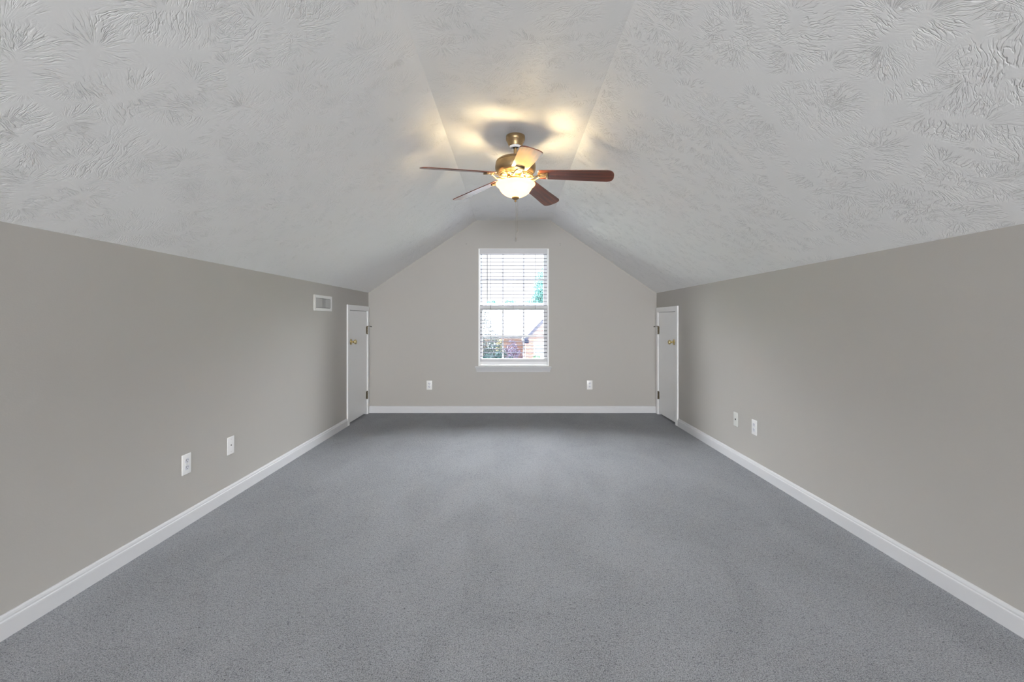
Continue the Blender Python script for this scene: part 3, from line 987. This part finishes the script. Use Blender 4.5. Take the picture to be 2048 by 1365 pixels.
# projecting gable
gx0, gx1, gy = 0.66, 7.0, 21.5
gm = (gx0 + gx1) / 2
gh = (gm - gx0) * 1.06
mb = MB()
mb.prism([(gx0 - 1.5, 0), (gx1 - 1.5, 0), (gx1 - 1.5, 0.33 - GZ), (gm - 1.5, 0.33 + gh - GZ), (gx0 - 1.5, 0.33 - GZ)], 'y', gy - 24, 27 - 24)
mb.build('gable_wall', M['brick'], house)
mb = MB()
e0 = gx0 - 0.16
for s in (1, -1):
    def gx(x): return (x if s == 1 else 2 * gm - x) - 1.5
    mb.prism([(gx(e0), 0.20 - GZ), (gx(e0), 0.30 - GZ), (gx(gm), 0.48 + gh - GZ), (gx(gm), 0.34 + gh - GZ)], 'y', gy - 0.42 - 24, 29 - 24)
mb.build('gable_roof', M['roof'], house)
mb = MB()
for s in (1, -1):
    def gx(x): return (x if s == 1 else 2 * gm - x) - 1.5
    mb.prism([(gx(e0 - 0.01), 0.08 - GZ), (gx(e0 - 0.01), 0.27 - GZ), (gx(gm), 0.46 + gh - GZ), (gx(gm), 0.18 + gh - GZ)], 'y', gy - 0.46 - 24, gy - 0.421 - 24)
mb.build('rake_board', M['fascia'], house)
mb = MB(); hb(mb, e0 - 0.02, gy - 0.42, 0.14, gx0 + 0.12, gy - 0.02, 0.30); mb.build('eave_return', M['fascia'], house)
def hwin(x0, z0, x1, z1, y):
    mb = MB()
    for a, b, c, d in ((x0, z0, x0 + 0.09, z1), (x1 - 0.09, z0, x1, z1), (x0 + 0.09, z1 - 0.08, x1 - 0.09, z1), (x0 + 0.09, z0, x1 - 0.09, z0 + 0.08), ((x0 + x1) / 2 - 0.02, z0 + 0.08, (x0 + x1) / 2 + 0.02, z1 - 0.08)):
        hb(mb, a, y - 0.06, b, c, y + 0.02, d)
    f = mb.build('house_window', M['extwhite'], house)
    mb = MB(); hb(mb, x0 + 0.08, y - 0.02, z0 + 0.07, x1 - 0.08, y + 0.01, z1 - 0.07)
    mb.build('pane', M['extglass'], f)
hwin(1.02, -1.2, 2.15, 0.20, gy)
hwin(-1.30, -0.30, -0.76, 0.05, 24)

def leaves(mb, c, rx, ry, rz, n, size, shape='ball'):
    for _ in range(n):
        while True:
            p = Vector((random.uniform(-1, 1), random.uniform(-1, 1), random.uniform(-1, 1)))
            if p.length > 1: continue
            if p.length < random.random() * 0.8: continue
            if shape == 'cone':
                k = (1 - (p.z + 1) / 2) ** 0.8
                if math.hypot(p.x, p.y) > k: continue
            break
        q = Vector((c[0] + p.x * rx, c[1] + p.y * ry, c[2] + p.z * rz))
        d1 = Vector((random.gauss(0, 1), random.gauss(0, 1), random.gauss(0, 1))).normalized()
        d2 = d1.orthogonal().normalized()
        s = size * random.uniform(0.6, 1.3)
        mb.quad(q - d1 * s, q - d2 * s * 0.5, q + d1 * s, q + d2 * s * 0.5)
def plant(name, lab, cat, x, y, ztop, zbase, blobs, mat, trunk_r, size, group=None):
    root = empty(name, (x, y, GZ))
    tag(root, lab, cat, group)
    mb = MB()
    mb.tube([(0, 0, 0), (0.03, 0.02, (zbase - GZ) * 0.6), (0, 0, (zbase + ztop) / 2 - GZ)], [trunk_r, trunk_r * 0.8, trunk_r * 0.4], 8)
    mb.build('trunk', M['bark'], root, 40)
    mb = MB()
    for (dx, dy, z, rx, rz, n, sh) in blobs:
        leaves(mb, (dx, dy, z - GZ), rx, rx, rz, n, size, sh)
    mb.build('foliage', mat, root, fix=False)
    return root
plant('leafy_tree', 'tall pale teal tree behind the house, right half of the window', 'tree', 3.3, 37, 5.6, 1.0,
      [(0, 0, 3.9, 1.55, 1.9, 7000, 'ball'), (-0.7, 0, 2.6, 1.1, 1.3, 3500, 'ball'), (0.9, 0, 3.0, 1.5, 1.6, 3500, 'ball')], M['leaf_teal'], 0.16, 0.075)
plant('conifer', 'pale blue-green conifer at the left edge of the window view', 'tree', -1.12, 18, 1.75, -1.6,
      [(0, 0, 0.55, 1.15, 1.25, 7000, 'cone')], M['leaf_blue'], 0.09, 0.035)
for (px, top, w_, lab) in ((-1.9, 3.35, 0.8, 'distant tree over the roof ridge, leftmost of three'), (-0.2, 3.4, 0.75, 'distant tree over the roof ridge, middle of three'),
                           (1.6, 3.3, 0.8, 'distant tree over the roof ridge, rightmost of three')):
    plant('distant_tree', lab, 'tree', px, 45, top, 0.2, [(0, 0, top - 1.0, w_, 1.0, 900, 'ball')], M['leaf_teal'], 0.14, 0.13, 'trees over the roof ridge')
plant('evergreen_bush', 'dark green bush below the brick wall, left pane of the window', 'bush', -0.78, 15.8, 0.1, -1.0,
      [(0, 0, -0.55, 0.42, 0.62, 2200, 'ball'), (0.33, 0, -0.42, 0.22, 0.54, 1300, 'ball'), (-0.1, 0, -1.3, 0.6, 0.7, 900, 'ball')], M['leaf_dark'], 0.05, 0.045)
plant('low_bush', 'small dark green bush in front of the purple shrub', 'bush', -0.08, 18.6, -0.3, -1.2,
      [(0, 0, -0.95, 0.40, 0.66, 1300, 'ball')], M['leaf_dark'], 0.04, 0.045)
plant('purple_shrub', 'bare purple-grey shrub in front of the brick wall', 'shrub', 0.0, 21.9, 0.2, -1.0,
      [(-0.02, 0, -0.2, 0.30, 0.50, 420, 'ball'), (0.20, 0, -0.75, 0.42, 0.62, 800, 'ball'), (-0.25, 0, -0.65, 0.32, 0.55, 300, 'ball')], M['leaf_purple'], 0.05, 0.04)
plant('yellow_shrub', 'slim yellowish shrub between the conifer and the purple shrub', 'shrub', -0.62, 22.9, 0.25, -1.0,
      [(0, 0, -0.25, 0.20, 0.55, 420, 'ball')], M['leaf_yellow'], 0.035, 0.045)
plant('green_plant', 'light green plant under the house window', 'bush', 1.12, 20.9, -0.35, -1.0,
      [(0, 0, -0.75, 0.26, 0.38, 500, 'ball')], M['leaf_light'], 0.03, 0.04)
